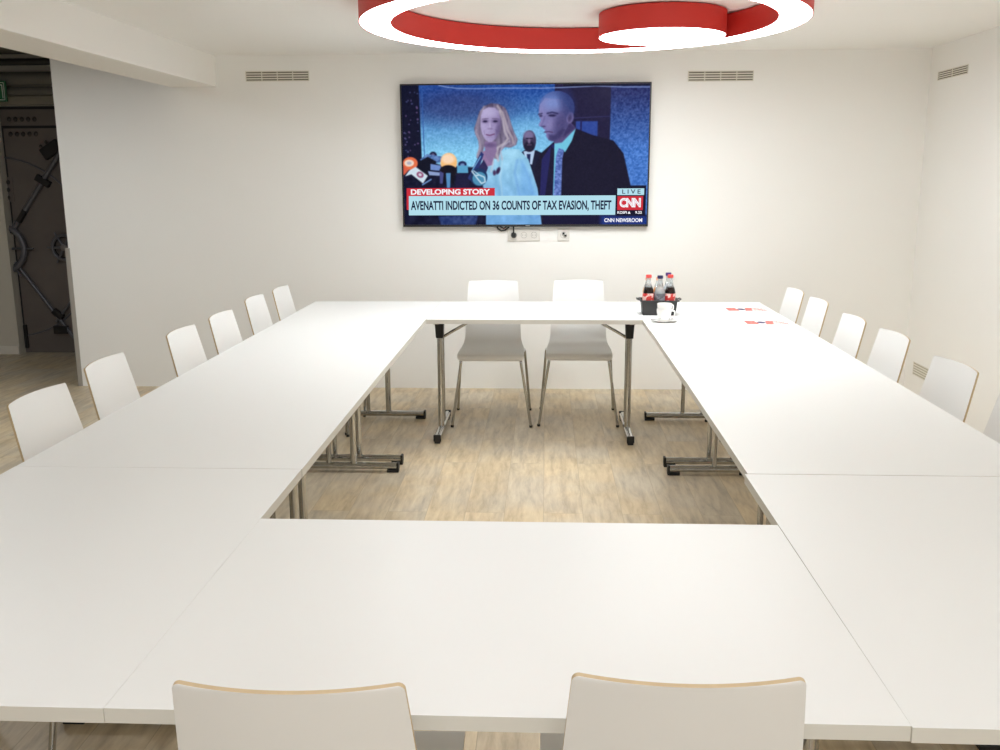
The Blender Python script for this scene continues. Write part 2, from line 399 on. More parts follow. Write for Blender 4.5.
def make_chair(label):
    t = thing('conference_chair', label, 'chair')
    shell_part('seat', 0, 7, t, round_start=0.02)
    shell_part('backrest', 7, 12, t, round_end=0.009)
    r = 0.0085
    for s in (-1, 1):
        for nm, foot, top, inn in (('f', (.243, .150), (.178, .185), (.178, .12)), ('r', (.238, -.285), (.203, -.155), (.197, -.09))):
            b = B(); b.tube(arc_path([(s * foot[0], foot[1], 0.006), (s * top[0], top[1], 0.437), (s * inn[0], inn[1], 0.4375)]), r, 10)
            lg = b.link('leg', M_chrome, t, smooth=50)
            b = B(); b.lathe([(0, 0), (.010, 0), (.0105, .014), (0, .014)], (s * foot[0], foot[1], 0), 12); b.link('foot_cap', M_black, lg, smooth=40)
    b = B()
    for s in (-1, 1): b.tube([(s * .178, .12, .4375), (s * .197, -.09, .4375)], r, 10)
    for y in (.10, -.06): b.tube([(-.18, y, .4375), (.18, y, .4375)], r * .9, 10)
    for s in (-1, 1):
        for y in (.10, -.06): b.box(s * .12 - .02, s * .12 + .02, y - .012, y + .012, .437, .4525)
    b.link('seat_frame', M_chrome, t, smooth=50)
    return t
c0 = make_chair('white chair at the far end below the screen, left of the pair')
c0.location = (-0.327, 5.765, 0); c0.rotation_euler.z = pi + math.radians(1)
side = 0.285
chairs = [
    ((0.212, 5.795), pi - math.radians(1), 'white chair at the far end below the screen, right of the pair'),
    ((-0.345, 1.417), 0.02, 'white chair seen from behind in the left foreground, beech edge along its top'),
    ((0.196, 1.455), 0.0, 'white chair seen from behind in the right foreground, beech edge along its top')]
LY = [(2.14, -1.600, 0, 'with only one leg showing, bottom left below the table edge'), (2.79, -1.585, -3, 'nearest of the six along the left row, at the left picture edge'), (3.35, -1.625, 0, 'second nearest of the six along the left row, before the wall end'),
      (4.04, -1.605, -1, 'third from the viewer in the left row, first past the wider gap'), (4.53, -1.595, -1.5, 'fourth from the viewer in the left row'),
      (5.175, -1.625, -1, 'fifth from the viewer in the left row, last but one'), (5.62, -1.60, -1, 'rearmost of the six along the left row, closest to the screen wall')]
for y, x, a, l in LY: chairs.append(((x + side, y), -pi / 2 + math.radians(a), 'white chair ' + l))
RY = [(5.55, 1.462, 2, 'rearmost along the right row, by the two red leaflets'), (5.10, 1.470, 1, 'second from the far end of the right row'),
      (4.47, 1.457, 1, 'third from the far end of the right row, in its middle'), (4.0, 1.478, 2, 'fourth from the far end of the right row'),
      (3.34, 1.460, 4, 'second nearest along the right row, right of the low wall vent'), (2.85, 1.462, 0, 'nearest along the right row, cut by the right picture edge')]
for y, x, a, l in RY: chairs.append(((x - side, y), pi / 2 + math.radians(a), 'white chair ' + l))
c0['group'] = 'white conference chairs around the tables'
for (x, y), a, l in chairs: copy_thing(c0, (x, y, 0), a, l)

# ---------------------------------------------------------------- television
TW, TH = 1.708, 0.964; TX, TZ, TYF = -0.142, 1.652, 6.655
tv = thing('television', 'large wall television showing a news broadcast with a red and pale blue headline banner', 'television', (TX, TYF, TZ))
M_bezel = mat('tv_bezel', (14, 14, 16), rough=0.3)
b = B(); b.box(-TW / 2, TW / 2, 0.002, 0.03, -TH / 2, TH / 2, bev=0.003); b.box(-TW * .42, TW * .42, 0.03, 0.037, -TH * .40, TH * .30, bev=.002)
# bezel lips
bz = 0.010
for (x0, x1, z0, z1) in ((-TW / 2, TW / 2, TH / 2 - bz, TH / 2), (-TW / 2, TW / 2, -TH / 2, -TH / 2 + 0.016), (-TW / 2, -TW / 2 + bz, -TH / 2 + .016, TH / 2 - bz), (TW / 2 - bz, TW / 2, -TH / 2 + .016, TH / 2 - bz)):
    b.box(x0, x1, -0.003, 0.004, z0, z1, bev=0.001, seg=1)
b.link('casing', M_bezel, tv)
b = B(); b.box(-.2, .2, 0.037, 0.0445, -.15, .15); b.link('wall_mount', M_black, tv)
# picture : a colour per point of a fine grid, in the frame's own 1000 x 630 sketch units
NX, NY = 560, 318
x0s, x1s, z0s, z1s = -TW / 2 + bz, TW / 2 - bz, -TH / 2 + 0.016, TH / 2 - bz
U, V = np.meshgrid(np.linspace(0, 1, NX), np.linspace(0, 1, NY))      # V down
PX = 48 + U * (961 - 48) + (1 - V) * (U * 3 - 6) - V * (U * 5 - 4); PY = 54 + V * (577 - 54)
img = np.zeros((NY, NX, 3))
rng = np.random.default_rng(3)
def smooth_noise(sx, sy):
    a = rng.random((NY // sy + 2, NX // sx + 2)); yy = np.linspace(0, a.shape[0] - 1.001, NY); xx = np.linspace(0, a.shape[1] - 1.001, NX)
    yi, xi = yy.astype(int), xx.astype(int); fy, fx = (yy - yi)[:, None], (xx - xi)[None]
    return (a[yi][:, xi] * (1 - fy) * (1 - fx) + a[yi + 1][:, xi] * fy * (1 - fx) + a[yi][:, xi + 1] * (1 - fy) * fx + a[yi + 1][:, xi + 1] * fy * fx) - .5
def cblend(mask, c, c2=None, axis='y', a=0, d=1, noise=0, ns=None):
    c = np.array(c, float)
    if c2 is not None:
        t = np.clip(((PY if axis == 'y' else PX) - a) / (d - a), 0, 1)[..., None]; cc = c * (1 - t) + np.array(c2, float) * t
    else: cc = np.broadcast_to(c, img.shape)
    if noise: cc = cc + (ns if ns is not None else smooth_noise(3, 3))[..., None] * noise
    m = mask[..., None]; img[:] = img * (1 - m) + cc * m
def ell(cx, cy, rx, ry, rot=0, soft=2.0):
    ca, sa = math.cos(math.radians(rot)), math.sin(math.radians(rot)); dx, dy = PX - cx, PY - cy
    X_, Y_ = dx * ca + dy * sa, -dx * sa + dy * ca; q = np.sqrt((X_ / rx) ** 2 + (Y_ / ry) ** 2)
    return np.clip((1 - q) * min(rx, ry) / soft + .5, 0, 1)
def poly(pts, soft=1.6):
    pts = [tuple(map(float, p)) for p in pts]; ins = np.zeros(PX.shape, bool); dm = np.full(PX.shape, 1e9)
    for (xa, ya), (xb, yb) in zip(pts, pts[1:] + pts[:1]):
        c = ((ya > PY) != (yb > PY)); xi = (xb - xa) * (PY - ya) / ((yb - ya) if yb != ya else 1e-9) + xa; ins ^= c & (PX < xi)
        vx, vy = xb - xa, yb - ya; t = np.clip(((PX - xa) * vx + (PY - ya) * vy) / (vx * vx + vy * vy + 1e-9), 0, 1)
        dm = np.minimum(dm, np.hypot(PX - xa - t * vx, PY - ya - t * vy))
    return np.clip(np.where(ins, dm, -dm) / soft + .5, 0, 1)
def line(pts, wd, soft=1.5):
    dm = np.full(PX.shape, 1e9)
    for (xa, ya), (xb, yb) in zip(pts[:-1], pts[1:]):
        vx, vy = xb - xa, yb - ya; t = np.clip(((PX - xa) * vx + (PY - ya) * vy) / (vx * vx + vy * vy + 1e-9), 0, 1)
        dm = np.minimum(dm, np.hypot(PX - xa - t * vx, PY - ya - t * vy))
    return np.clip((wd / 2 - dm) / soft + .5, 0, 1)
ALL = np.ones(PX.shape)
grain = rng.random(PX.shape) - .5; grain = grain * .6 + smooth_noise(3, 3)
# backdrop
cblend(ALL, (36, 78, 156), (134, 204, 240), 'y', 80, 310, 30, grain)
cblend(ell(240, 130, 190, 60, 0, 60) * .6, (44, 48, 100), noise=20, ns=grain)
cblend(ell(530, 280, 120, 100, 0, 60) * .6, (128, 196, 236), noise=20, ns=grain)
cblend(poly([(610, 40), (818, 40), (818, 600), (610, 600)]), (28, 26, 66), (30, 26, 60), noise=10)
cblend(poly([(690, 190), (770, 190), (770, 260), (690, 260)], 4), (44, 70, 150), noise=14)
cblend(poly([(706, 185), (712, 185), (712, 260), (706, 260)]), (30, 30, 80)); cblend(line([(640, 180), (815, 172)], 3), (52, 50, 100))
cblend(poly([(816, 40), (975, 40), (975, 600), (816, 600)]), (34, 44, 100), (70, 120, 200), 'y', 80, 300, 44, grain)
cblend(poly([(30, 40), (106, 40), (118, 330), (118, 600), (30, 600)]), (16, 18, 42), noise=8)
for _ in range(34):
    x, y = rng.uniform(50, 104), rng.uniform(70, 330); cblend(ell(x, y, rng.uniform(2, 4), rng.uniform(2, 4)) * .8, (70 + rng.uniform(0, 60), 90, 140))
cblend(line([(118, 60), (128, 330)], 3), (50, 90, 160))
# man in the rear
cblend(poly([(470, 320), (500, 296), (545, 296), (590, 318), (600, 600), (460, 600)]), (20, 22, 50))
cblend(poly([(497, 300), (540, 296), (530, 350), (512, 345)]), (180, 205, 235)); cblend(poly([(510, 310), (524, 310), (522, 350), (513, 345)]), (30, 36, 80))
cblend(ell(519, 262, 25, 40), (62, 52, 82)); cblend(ell(516, 240, 19, 16, 0, 10), (120, 110, 150)); cblend(ell(519, 282, 20, 20, 0, 5), (30, 26, 50))
cblend(line([(508, 252), (530, 252)], 5), (40, 32, 60)); cblend(ell(518, 262, 5, 9, 0, 4), (120, 105, 140)); cblend(line([(512, 276), (526, 276)], 4), (90, 70, 100))
# man in the dark coat
cblend(poly([(536, 600), (540, 360), (560, 310), (606, 268), (690, 216), (750, 240), (830, 262), (868, 310), (900, 440), (930, 600)]), (20, 17, 42), noise=6)
cblend(poly([(604, 272), (640, 300), (612, 470), (560, 470), (566, 330)]), (34, 34, 92)); cblend(poly([(600, 280), (616, 300), (606, 470), (580, 470), (596, 330)]), (22, 20, 50))
cblend(poly([(612, 268), (690, 216), (676, 262), (652, 304), (636, 292), (630, 470), (610, 470), (612, 320)]), (112, 196, 224))
cblend(poly([(628, 288), (648, 296), (642, 330), (640, 470), (612, 470), (618, 320)]), (92, 116, 186), noise=70, ns=grain)
cblend(poly([(600, 238), (660, 180), (690, 216), (640, 268), (612, 272)], 4), (88, 78, 126)); cblend(poly([(640, 220), (662, 186), (688, 214), (646, 250)], 10), (58, 50, 96))
HM = ell(618, 142, 66, 64, 8)                                         # skull
cblend(HM, (74, 94, 158), (50, 62, 118), 'x', 590, 690)
FM = poly([(556, 128), (575, 104), (640, 110), (668, 150), (664, 200), (646, 236), (622, 256), (602, 263), (588, 256), (580, 243), (582, 236), (574, 230), (577, 222), (567, 214), (569, 210), (556, 208), (552, 202), (560, 186), (556, 176), (551, 166)], 2.5)
cblend(FM, (132, 128, 182), (84, 80, 132), 'x', 560, 660, 8)
cblend(ell(604, 122, 40, 26, 0, 34) * .75, (122, 146, 208)); cblend(ell(600, 202, 18, 20, 20, 18) * .55, (142, 134, 184)); cblend(ell(632, 205, 24, 42, 14, 26) * .6, (62, 58, 106))
cblend(poly([(590, 238), (612, 240), (640, 214), (652, 222), (634, 250), (606, 264), (590, 258)], 9) * .8, (54, 48, 94))
cblend(line([(584, 160), (602, 156), (622, 161)], 6, 4) * .85, (40, 38, 80)); cblend(ell(602, 168, 14, 4.5, 0, 3) * .9, (34, 30, 68)); cblend(line([(552, 163), (564, 160)], 5, 3) * .8, (42, 40, 80)); cblend(ell(560, 169, 6, 4, 0, 3) * .8, (38, 34, 72))
cblend(line([(574, 172), (570, 190), (562, 204)], 4, 5) * .5, (80, 76, 128)); cblend(ell(570, 208, 9, 3.5, 0, 3) * .7, (58, 48, 90)); cblend(line([(574, 229), (590, 227), (604, 230)], 4, 3) * .85, (66, 44, 84)); cblend(line([(606, 196), (614, 214), (612, 232)], 3, 5) * .5, (84, 78, 128))
cblend(ell(668, 177, 13, 21, 10, 4), (112, 102, 152)); cblend(ell(667, 178, 6, 12, 10, 6) * .8, (62, 50, 90)); cblend(ell(656, 120, 26, 52, -14, 26) * .6, (44, 56, 112))
# woman in the pale jacket
cblend(poly([(300, 360), (330, 330), (440, 290), (480, 292), (516, 330), (552, 440), (572, 600), (360, 600), (350, 470), (310, 400)]), (150, 204, 232), (120, 176, 228), 'y', 320, 560, 34, smooth_noise(9, 14))
cblend(poly([(482, 330), (502, 330), (552, 470), (490, 470)], 22) * .5, (100, 160, 222)); cblend(line([(474, 335), (466, 380), (486, 470)], 6, 12) * .6, (92, 146, 212)); cblend(line([(496, 350), (520, 400), (534, 460)], 5, 12) * .5, (100, 156, 220)); cblend(line([(420, 320), (412, 400), (420, 470)], 4, 8) * .5, (196, 226, 240))
cblend(line([(500, 530), (540, 556), (560, 545)], 5, 8) * .5, (90, 140, 210)); cblend(poly([(336, 300), (390, 290), (384, 350), (352, 360)], 4), (146, 118, 160))
cblend(poly([(330, 360), (350, 330), (366, 360), (352, 400), (340, 420)]), (44, 40, 84)); cblend(ell(404, 372, 7, 14, 20, 4), (52, 34, 72)); cblend(ell(390, 380, 6, 10, 0, 4), (70, 50, 90))
HN = smooth_noise(3, 16)
hair = (150, 136, 156)
cblend(poly([(318, 236), (313, 214), (322, 188), (332, 152), (350, 131), (376, 121), (404, 124), (428, 138), (442, 166), (452, 200), (462, 228), (476, 256), (470, 276), (450, 286), (428, 284), (412, 300), (404, 330), (388, 326), (386, 300), (390, 280), (352, 282), (344, 310), (330, 330), (322, 322), (332, 290), (330, 262)], 4), (96, 86, 114), (126, 116, 140), 'y', 120, 320, 60, HN)
for pts, wd, c in (([(350, 134), (334, 165), (324, 200), (320, 228), (332, 252), (336, 282), (326, 312)], 7, (164, 152, 172)), ([(400, 132), (418, 156), (428, 186), (438, 220), (456, 250), (460, 270)], 8, (182, 170, 182)),
                   ([(408, 150), (420, 188), (428, 228), (440, 252), (426, 270), (404, 284), (396, 306), (404, 334)], 8, (192, 182, 194)), ([(430, 150), (444, 190), (456, 226), (470, 256), (462, 274), (440, 280)], 5, (150, 138, 160)),
                   ([(444, 262), (420, 280), (412, 300), (418, 330)], 5, (178, 176, 198)), ([(398, 286), (386, 310), (384, 345), (378, 375)], 5, (196, 200, 216)), ([(340, 150), (330, 182), (322, 214)], 3, (112, 98, 124))):
    cblend(line(pts, wd, 6) * .8, c)
cblend(poly([(352, 262), (396, 262), (398, 300), (378, 346), (356, 320)], 5), (134, 112, 154))
cblend(poly([(338, 166), (346, 146), (366, 136), (390, 138), (404, 152), (411, 180), (410, 206), (404, 230), (394, 252), (380, 264), (368, 265), (354, 254), (343, 234), (337, 206)], 3), (172, 160, 202), (140, 126, 172), 'x', 350, 412, 6)
cblend(ell(372, 154, 26, 16, 0, 18) * .6, (190, 182, 220)); cblend(ell(404, 216, 9, 34, 12, 12) * .75, (96, 82, 124))
for ex, sg in ((354, 1), (392, -1)):
    cblend(ell(ex, 187, 13, 8, 0, 8) * .55, (84, 70, 112)); cblend(ell(ex, 188, 8.5, 3.6, 0, 2.5) * .95, (40, 32, 66)); cblend(line([(ex - 11, 178 + sg), (ex + 11, 178 - sg)], 3, 3) * .7, (86, 70, 104))
cblend(line([(375, 190), (378, 208)], 3, 4) * .45, (120, 106, 152)); cblend(ell(373, 215, 8, 3, 0, 4) * .6, (104, 84, 124)); cblend(ell(372, 204, 3.5, 12, 0, 5) * .5, (198, 188, 224))
cblend(line([(359, 237), (372, 240), (388, 235)], 4.5, 2.5) * .9, (104, 62, 104)); cblend(line([(364, 247), (380, 246)], 3, 4) * .4, (120, 100, 146)); cblend(line([(350, 222), (352, 236)], 2.5, 4) * .5, (110, 94, 138)); cblend(line([(396, 220), (398, 234)], 3, 4) * .5, (92, 76, 120))
cblend(ell(374, 276, 20, 8, 0, 8) * .6, (84, 68, 112))
# microphones
cblend(poly([(48, 380), (60, 330), (130, 330), (190, 350), (330, 360), (350, 440), (350, 600), (48, 600)], 6), (18, 20, 46), noise=22, ns=smooth_noise(6, 6))
cblend(ell(160, 312, 14, 13), (30, 34, 66)); cblend(ell(160, 312, 6, 6), (96, 90, 130)); cblend(poly([(110, 330), (136, 308), (196, 318), (186, 340), (150, 345)]), (86, 120, 176), noise=60)
cblend(poly([(100, 340), (140, 318), (172, 336), (160, 390), (110, 390)]), (14, 16, 34)); cblend(poly([(150, 345), (188, 352), (192, 372), (150, 368)]), (110, 140, 200)); cblend(poly([(140, 372), (186, 378), (184, 390), (146, 388)]), (140, 160, 205))
cblend(ell(74, 343, 28, 24), (228, 112, 72)); cblend(ell(70, 342, 18, 13), (236, 214, 196)); cblend(ell(70, 342, 9, 6), (180, 176, 190)); cblend(poly([(48, 350), (70, 366), (52, 386), (48, 386)]), (216, 96, 70))
cblend(poly([(94, 356), (140, 390), (122, 419), (78, 384), (54, 392), (70, 370)]), (206, 224, 236)); cblend(ell(111, 386, 14, 11, 30), (146, 84, 120)); cblend(ell(111, 386, 6, 5, 30), (214, 214, 226)); cblend(line([(120, 424), (152, 404)], 5), (110, 150, 205))
cblend(poly([(190, 352), (246, 352), (238, 420), (196, 420)]), (12, 12, 28)); cblend(ell(219, 340, 31, 36), (250, 176, 100), (246, 190, 124)); cblend(ell(216, 326, 24, 18, 0, 10), (250, 216, 184)); cblend(ell(217, 372, 33, 22), (14, 12, 26)); cblend(poly([(208, 380), (226, 380), (224, 436), (212, 436)]), (84, 140, 190))
cblend(poly([(184, 372), (200, 380), (196, 420), (186, 420)]), (70, 76, 130)); cblend(ell(270, 348, 16, 13), (30, 40, 84)); cblend(ell(270, 350, 8, 6), (110, 140, 190)); cblend(poly([(250, 352), (290, 352), (292, 380), (250, 380)]), (88, 160, 200)); cblend(poly([(248, 380), (294, 380), (300, 440), (244, 440)]), (24, 24, 58))
cblend(poly([(290, 400), (340, 300), (350, 310), (312, 420)]), (40, 52, 110)); cblend(line([(306, 372), (338, 318)], 4), (110, 170, 215)); cblend(ell(332, 396, 32, 34), (26, 50, 92)); cblend(ell(334, 402, 26, 26), (74, 140, 176)); cblend(line([(306, 374), (330, 406), (342, 420), (356, 414), (352, 396), (334, 388), (322, 390)], 5), (190, 216, 232)); cblend(line([(312, 372), (340, 392)], 4), (176, 210, 230))
# lower strip under the banners
cblend(poly([(48, 541), (360, 541), (360, 600), (48, 600)], 1), (16, 18, 46), noise=30, ns=smooth_noise(7, 10)); cblend(poly([(180, 545), (330, 541), (320, 580), (190, 580)], 6) * .6, (60, 90, 160), noise=60, ns=smooth_noise(4, 6))
cblend(poly([(575, 541), (975, 541), (975, 600), (575, 600)], 1), (18, 16, 50)); cblend(poly([(790, 544), (975, 544), (975, 600), (790, 600)], 20), (26, 52, 128))
cblend(poly([(845, 430), (955, 430), (955, 545), (845, 545)], 1), (16, 16, 40))
# ring lamp's reflection painted as a thin bright wavy line along the top edge
cblend(line([(180, 53), (205, 60), (250, 66), (330, 68), (400, 66), (560, 68), (640, 66), (760, 62), (862, 66), (960, 67)], 3.0, 1.6), (140, 162, 214)); cblend(poly([(640, 54), (975, 54), (975, 62), (640, 62)], 1) * .8, (14, 14, 30))
for _ in range(2):                                                    # broadcast softness
    pd = np.pad(img, ((1, 1), (1, 1), (0, 0)), 'edge')
    img = (pd[:-2, 1:-1] + pd[2:, 1:-1] + pd[1:-1, :-2] + pd[1:-1, 2:] + 2 * pd[1:-1, 1:-1]) / 6
img = np.clip(img + (grain * 7)[..., None], 0, 255) / 255
lin_img = np.where(img <= .04045, img / 12.92, ((img + .055) / 1.055) ** 2.4)
me = bpy.data.meshes.new('screen')
xs = x0s + U * (x1s - x0s); zs = z1s - V * (z1s - z0s)
vco = np.stack([xs, np.full_like(xs, 0.0015), zs], -1).reshape(-1, 3)
idx = np.arange(NX * NY).reshape(NY, NX)
quads = np.stack([idx[1:, :-1], idx[1:, 1:], idx[:-1, 1:], idx[:-1, :-1]], -1).reshape(-1, 4)
tv_v = [tuple(v) for v in vco]; tv_f = [tuple(int(k) for k in q) for q in quads]
mats_idx = [0] * len(tv_f); vcols = list(lin_img.reshape(-1, 3))
def SX(px, py):
    v = (py - 54) / (577 - 54); A_ = (961 - 48) + (1 - v) * 3 - v * 5; off = 48 - (1 - v) * 6 + v * 4
    return x0s + (px - off) / A_ * (x1s - x0s), z1s - v * (z1s - z0s)
def s_rect(xa, ya, xb, yb, mi, lay):
    n = len(tv_v); y = 0.0015 - lay * 0.0004
    for p in ((xa, yb), (xb, yb), (xb, ya), (xa, ya)):
        X_, Z_ = SX(*p); tv_v.append((X_, y, Z_)); vcols.append((0, 0, 0))
    tv_f.append((n, n + 1, n + 2, n + 3)); mats_idx.append(mi)
def text_mesh(s, bold=0.0, space=1.0):
    cu = bpy.data.curves.new('lettering', 'FONT'); cu.body = s; cu.size = 1; cu.offset = bold; cu.space_character = space; cu.resolution_u = 4
    ob = bpy.data.objects.new('lettering', cu); COL.objects.link(ob); bpy.context.view_layer.update()
    m = bpy.data.meshes.new_from_object(ob.evaluated_get(bpy.context.evaluated_depsgraph_get()))
    vs = [tuple(v.co) for v in m.vertices]; fs = [tuple(p.vertices) for p in m.polygons]
    bpy.data.objects.remove(ob); bpy.data.curves.remove(cu); bpy.data.meshes.remove(m)
    a = np.array(vs); lo, hi = a.min(0), a.max(0)
    return (a - lo) / np.maximum(hi - lo, 1e-6), fs
def s_text(s, xa, ya, xb, yb, mi, lay, bold=0.0, space=1.0):
    vs, fs = text_mesh(s, bold, space); n = len(tv_v)
    (XA, ZB), (XB, ZA) = SX(xa, yb), SX(xb, ya)
    for v in vs: tv_v.append((XA + v[0] * (XB - XA), 0.0015 - lay * 0.0004, ZB + v[1] * (ZA - ZB))); vcols.append((0, 0, 0))
    for f in fs: tv_f.append(tuple(n + k for k in f)); mats_idx.append(mi)
# materials: 0 picture, 1 red, 2 pale blue, 3 white, 4 navy, 5 black
s_rect(60, 437, 392, 467, 1, 1); s_text('DEVELOPING STORY', 76, 441, 374, 462, 3, 2, 0.035)
s_rect(68, 467, 843, 541, 2, 1); s_text('AVENATTI INDICTED ON 36 COUNTS OF TAX EVASION, THEFT', 76, 485, 828, 527, 4, 2, 0.03)
s_rect(60, 467, 68, 520, 1, 1)
s_rect(849, 441, 948, 466, 2, 1); s_text('LIVE', 867, 445, 935, 461, 4, 2, 0.01, 1.5)
s_rect(850, 470, 945, 523, 1, 1); s_text('CNN', 858, 477, 937, 513, 3, 2, 0.06, 0.9); s_text('CNN', 864, 482, 932, 508, 1, 3, -0.034, 1.05)
s_text('KOSPI', 851, 527, 886, 537, 3, 2, 0.03); s_text('9.22', 917, 527, 942, 537, 3, 2, 0.03)
n = len(tv_v)
for p in ((889, 537), (900, 537), (894.5, 527)): X_, Z_ = SX(*p); tv_v.append((X_, 0.0007, Z_)); vcols.append((0, 0, 0))
tv_f.append((n, n + 1, n + 2)); mats_idx.append(3)
s_text('CNN NEWSROOM', 803, 554, 944, 569, 3, 2, 0.03)
me.from_pydata(tv_v, [], tv_f); me.polygons.foreach_set('material_index', mats_idx)
ca = me.color_attributes.new('picture', 'FLOAT_COLOR', 'POINT')
ca.data.foreach_set('color', np.c_[np.array(vcols), np.ones(len(vcols))].astype(np.float32).ravel())
M_pic = emission('broadcast_picture', (255, 255, 255), 1.0)
nd = M_pic.node_tree.nodes.new('ShaderNodeVertexColor'); nd.layer_name = 'picture'
M_pic.node_tree.links.new(nd.outputs['Color'], M_pic.node_tree.nodes['Principled BSDF'].inputs['Emission Color'])
for m in (M_pic, emission('banner_red', (204, 44, 58), 1), emission('banner_pale_blue', (178, 222, 236), 1), emission('banner_white', (246, 246, 252), 1), emission('banner_navy', (16, 24, 58), 1)): me.materials.append(m)
scr = bpy.data.objects.new('screen', me); COL.objects.link(scr); scr.parent = tv
b = B(); b.box(0.005, 0.035, -0.0042, -0.003, -TH / 2 + 0.005, -TH / 2 + 0.010); b.link('maker_mark', mat('mark_silver', (170, 170, 175), rough=.4), tv)

# ---------------------------------------------------------------- sockets and cable under the television
M_sock = mat('socket_white', (226, 223, 216), rough=0.4); M_hole = mat('socket_recess', (150, 146, 138), rough=0.6)
def socket(x, z, n, label):
    t = thing('wall_socket', label, 'socket', (x, YB, z)); wd = 0.071 * n + 0.012
    b = B(); b.box(-wd / 2, wd / 2, -0.010, 0, -0.041, 0.041, bev=0.003); b.link('frame', M_sock, t)
    out = []
    for k in range(n):
        cx = (k - (n - 1) / 2) * 0.071
        b = B()
        # insert with round well
        for rr, mi in (((0.0215, 0.0195), 1), ((0.0195, 0.0), 0)):
            pr = [(rr[0], 0.0), (rr[1], 0.0)]
            vs0 = len(b.bm.verts); b.lathe([(pr[0][0], 0), (pr[1][0], 0)], seg=24, mi=mi)
        for v in b.bm.verts: v.co = Vector((cx + v.co.x, -0.0108, v.co.y))
        for s in (-1, 1): b.box(cx + s * .0095 - .0026, cx + s * .0095 + .0026, -0.0118, -0.0108, -.0026, .0026, 1)
        out.append(b.link('outlet', [M_sock, M_hole], t))
    return t, out
s1, _ = socket(-0.149, 1.110, 3, 'white triple wall socket under the television with a black plug in it')
s2, _ = socket(0.129, 1.110, 1, 'white single wall socket under the television, two small black plugs in it')
t = thing('power_cable', 'black power cable looping below the television into the triple socket', 'cable', (-0.221, YB - 0.012, 1.11))
b = B(); b.lathe([(0, 0), (.019, 0), (.019, .012), (.013, .030), (0, .032)], seg=20)
for v in b.bm.verts: v.co = Vector((v.co.x, -v.co.z, v.co.y * 1.0))
b.link('plug', M_black, t, smooth=40)
b = B(); P = [(0, -.02, .012), (0.0, -.018, .05), (-.005, -.01, .085)]
b.tube(arc_path(P, .01), .005, 8)
b.tube([(-.02, -.006, .09), (-.035, -.006, .055), (-.06, -.006, .035), (-.085, -.006, .03), (-.11, -.006, .045), (-.122, -.006, .075), (-.12, -.004, .10)], .0055, 8)
b.tube([(-.028, -.014, .09), (-.045, -.014, .062), (-.07, -.014, .048), (-.095, -.014, .06), (-.105, -.012, .10)], .004, 8)
b.link('cord', M_black, t, smooth=60)
for dx, dz in ((0.0, .012), (0.014, -.004)):
    o = B(); o.box(0.129 + dx - .0075, 0.129 + dx + .0075, YB - .028, YB - .0112, 1.110 + dz - .0065, 1.110 + dz + .0065, bev=.002)
    tag(o.link('connector_plug', M_black), 'small black plug in the single wall socket, ' + ('the upper one' if dx == 0 else 'the lower right one'), 'plug')

# ---------------------------------------------------------------- air vents
M_slot = mat('vent_dark', (112, 106, 92), rough=0.8); M_vent = mat('vent_paint', (222, 218, 206), rough=0.5)
def vent(label, origin, rz, L, H, nslot=4, ndiv=4, M_slot=M_slot):
    t = thing('air_vent', label, 'vent', origin, rz)
    b = B(); b.box(-L / 2, L / 2, -0.0015, 0, -H / 2, H / 2); b.link('backing', M_slot, t)
    b = B(); e = 0.006
    for (x0, x1, z0, z1) in ((-L / 2 - e, L / 2 + e, H / 2, H / 2 + e), (-L / 2 - e, L / 2 + e, -H / 2 - e, -H / 2), (-L / 2 - e, -L / 2, -H / 2, H / 2), (L / 2, L / 2 + e, -H / 2, H / 2)):
        b.box(x0, x1, -0.004, 0, z0, z1, bev=.001, seg=1)
    b.link('frame', M_vent, t)
    pitch = H / (nslot - .5)
    for k in range(nslot - 1):
        z = H / 2 - pitch * (k + .75)
        b = B(); b.box(-L / 2, L / 2, -0.004, -0.0015, z - pitch * .26, z + pitch * .26); b.link('slat', M_vent, t)
    for k in range(1, ndiv):
        x = -L / 2 + L * k / ndiv; b = B(); b.box(x - .003, x + .003, -0.0045, -0.0015, -H / 2, H / 2); b.link('divider', M_vent, t)
    return t
vent('pale slotted air vent high on the back wall, left of the television', (-1.850, YB, 2.198), 0, 0.432, 0.056)
vent('pale slotted air vent high on the back wall, right of the television', (1.178, YB, 2.171), 0, 0.428, 0.056)
vent('pale slotted air vent high on the right wall', (XR, 6.34, 2.143), -pi / 2, 0.44, 0.044, 4, 2)
vent('pale slotted air vent low on the right wall behind the chairs', (XR, 6.39, 0.20), -pi / 2, 0.31, 0.078, 5, 1, mat('vent_recess', (176, 170, 150), rough=.8))

# ---------------------------------------------------------------- drinks caddy, bottles, cups, leaflets
TT = 0.7402
M_crate = mat('caddy_black', (44, 45, 45), rough=0.55, bump=.3, bscale=200)
CX, CY = 0.650, 5.395
t = thing('bottle_caddy', 'black plastic bottle caddy holding small drinks on the far table', 'caddy', (CX, CY, TT), math.radians(-1))
b = B(); hw, hd, hh = 0.098, 0.068, 0.080
def wallq(xa, ya, xb, yb):
    # tapered wall panel with thickness, optional notch at the top centre
    return
b.box(-hw + .006, hw - .006, -hd + .006, hd - .006, 0, 0.005)
for (x0, x1, y0, y1) in ((-hw, hw, -hd, -hd + .004), (-hw, hw, hd - .004, hd), (-hw, -hw + .004, -hd, hd), (hw - .004, hw, -hd, hd)):
    b.box(x0, x1, y0, y1, 0, hh)
for v in b.bm.verts:
    k = v.co.z / hh; v.co.x *= 0.93 + .08 * k; v.co.y *= .92 + .09 * k
b.link('tray_body', M_crate, t)
b = B()
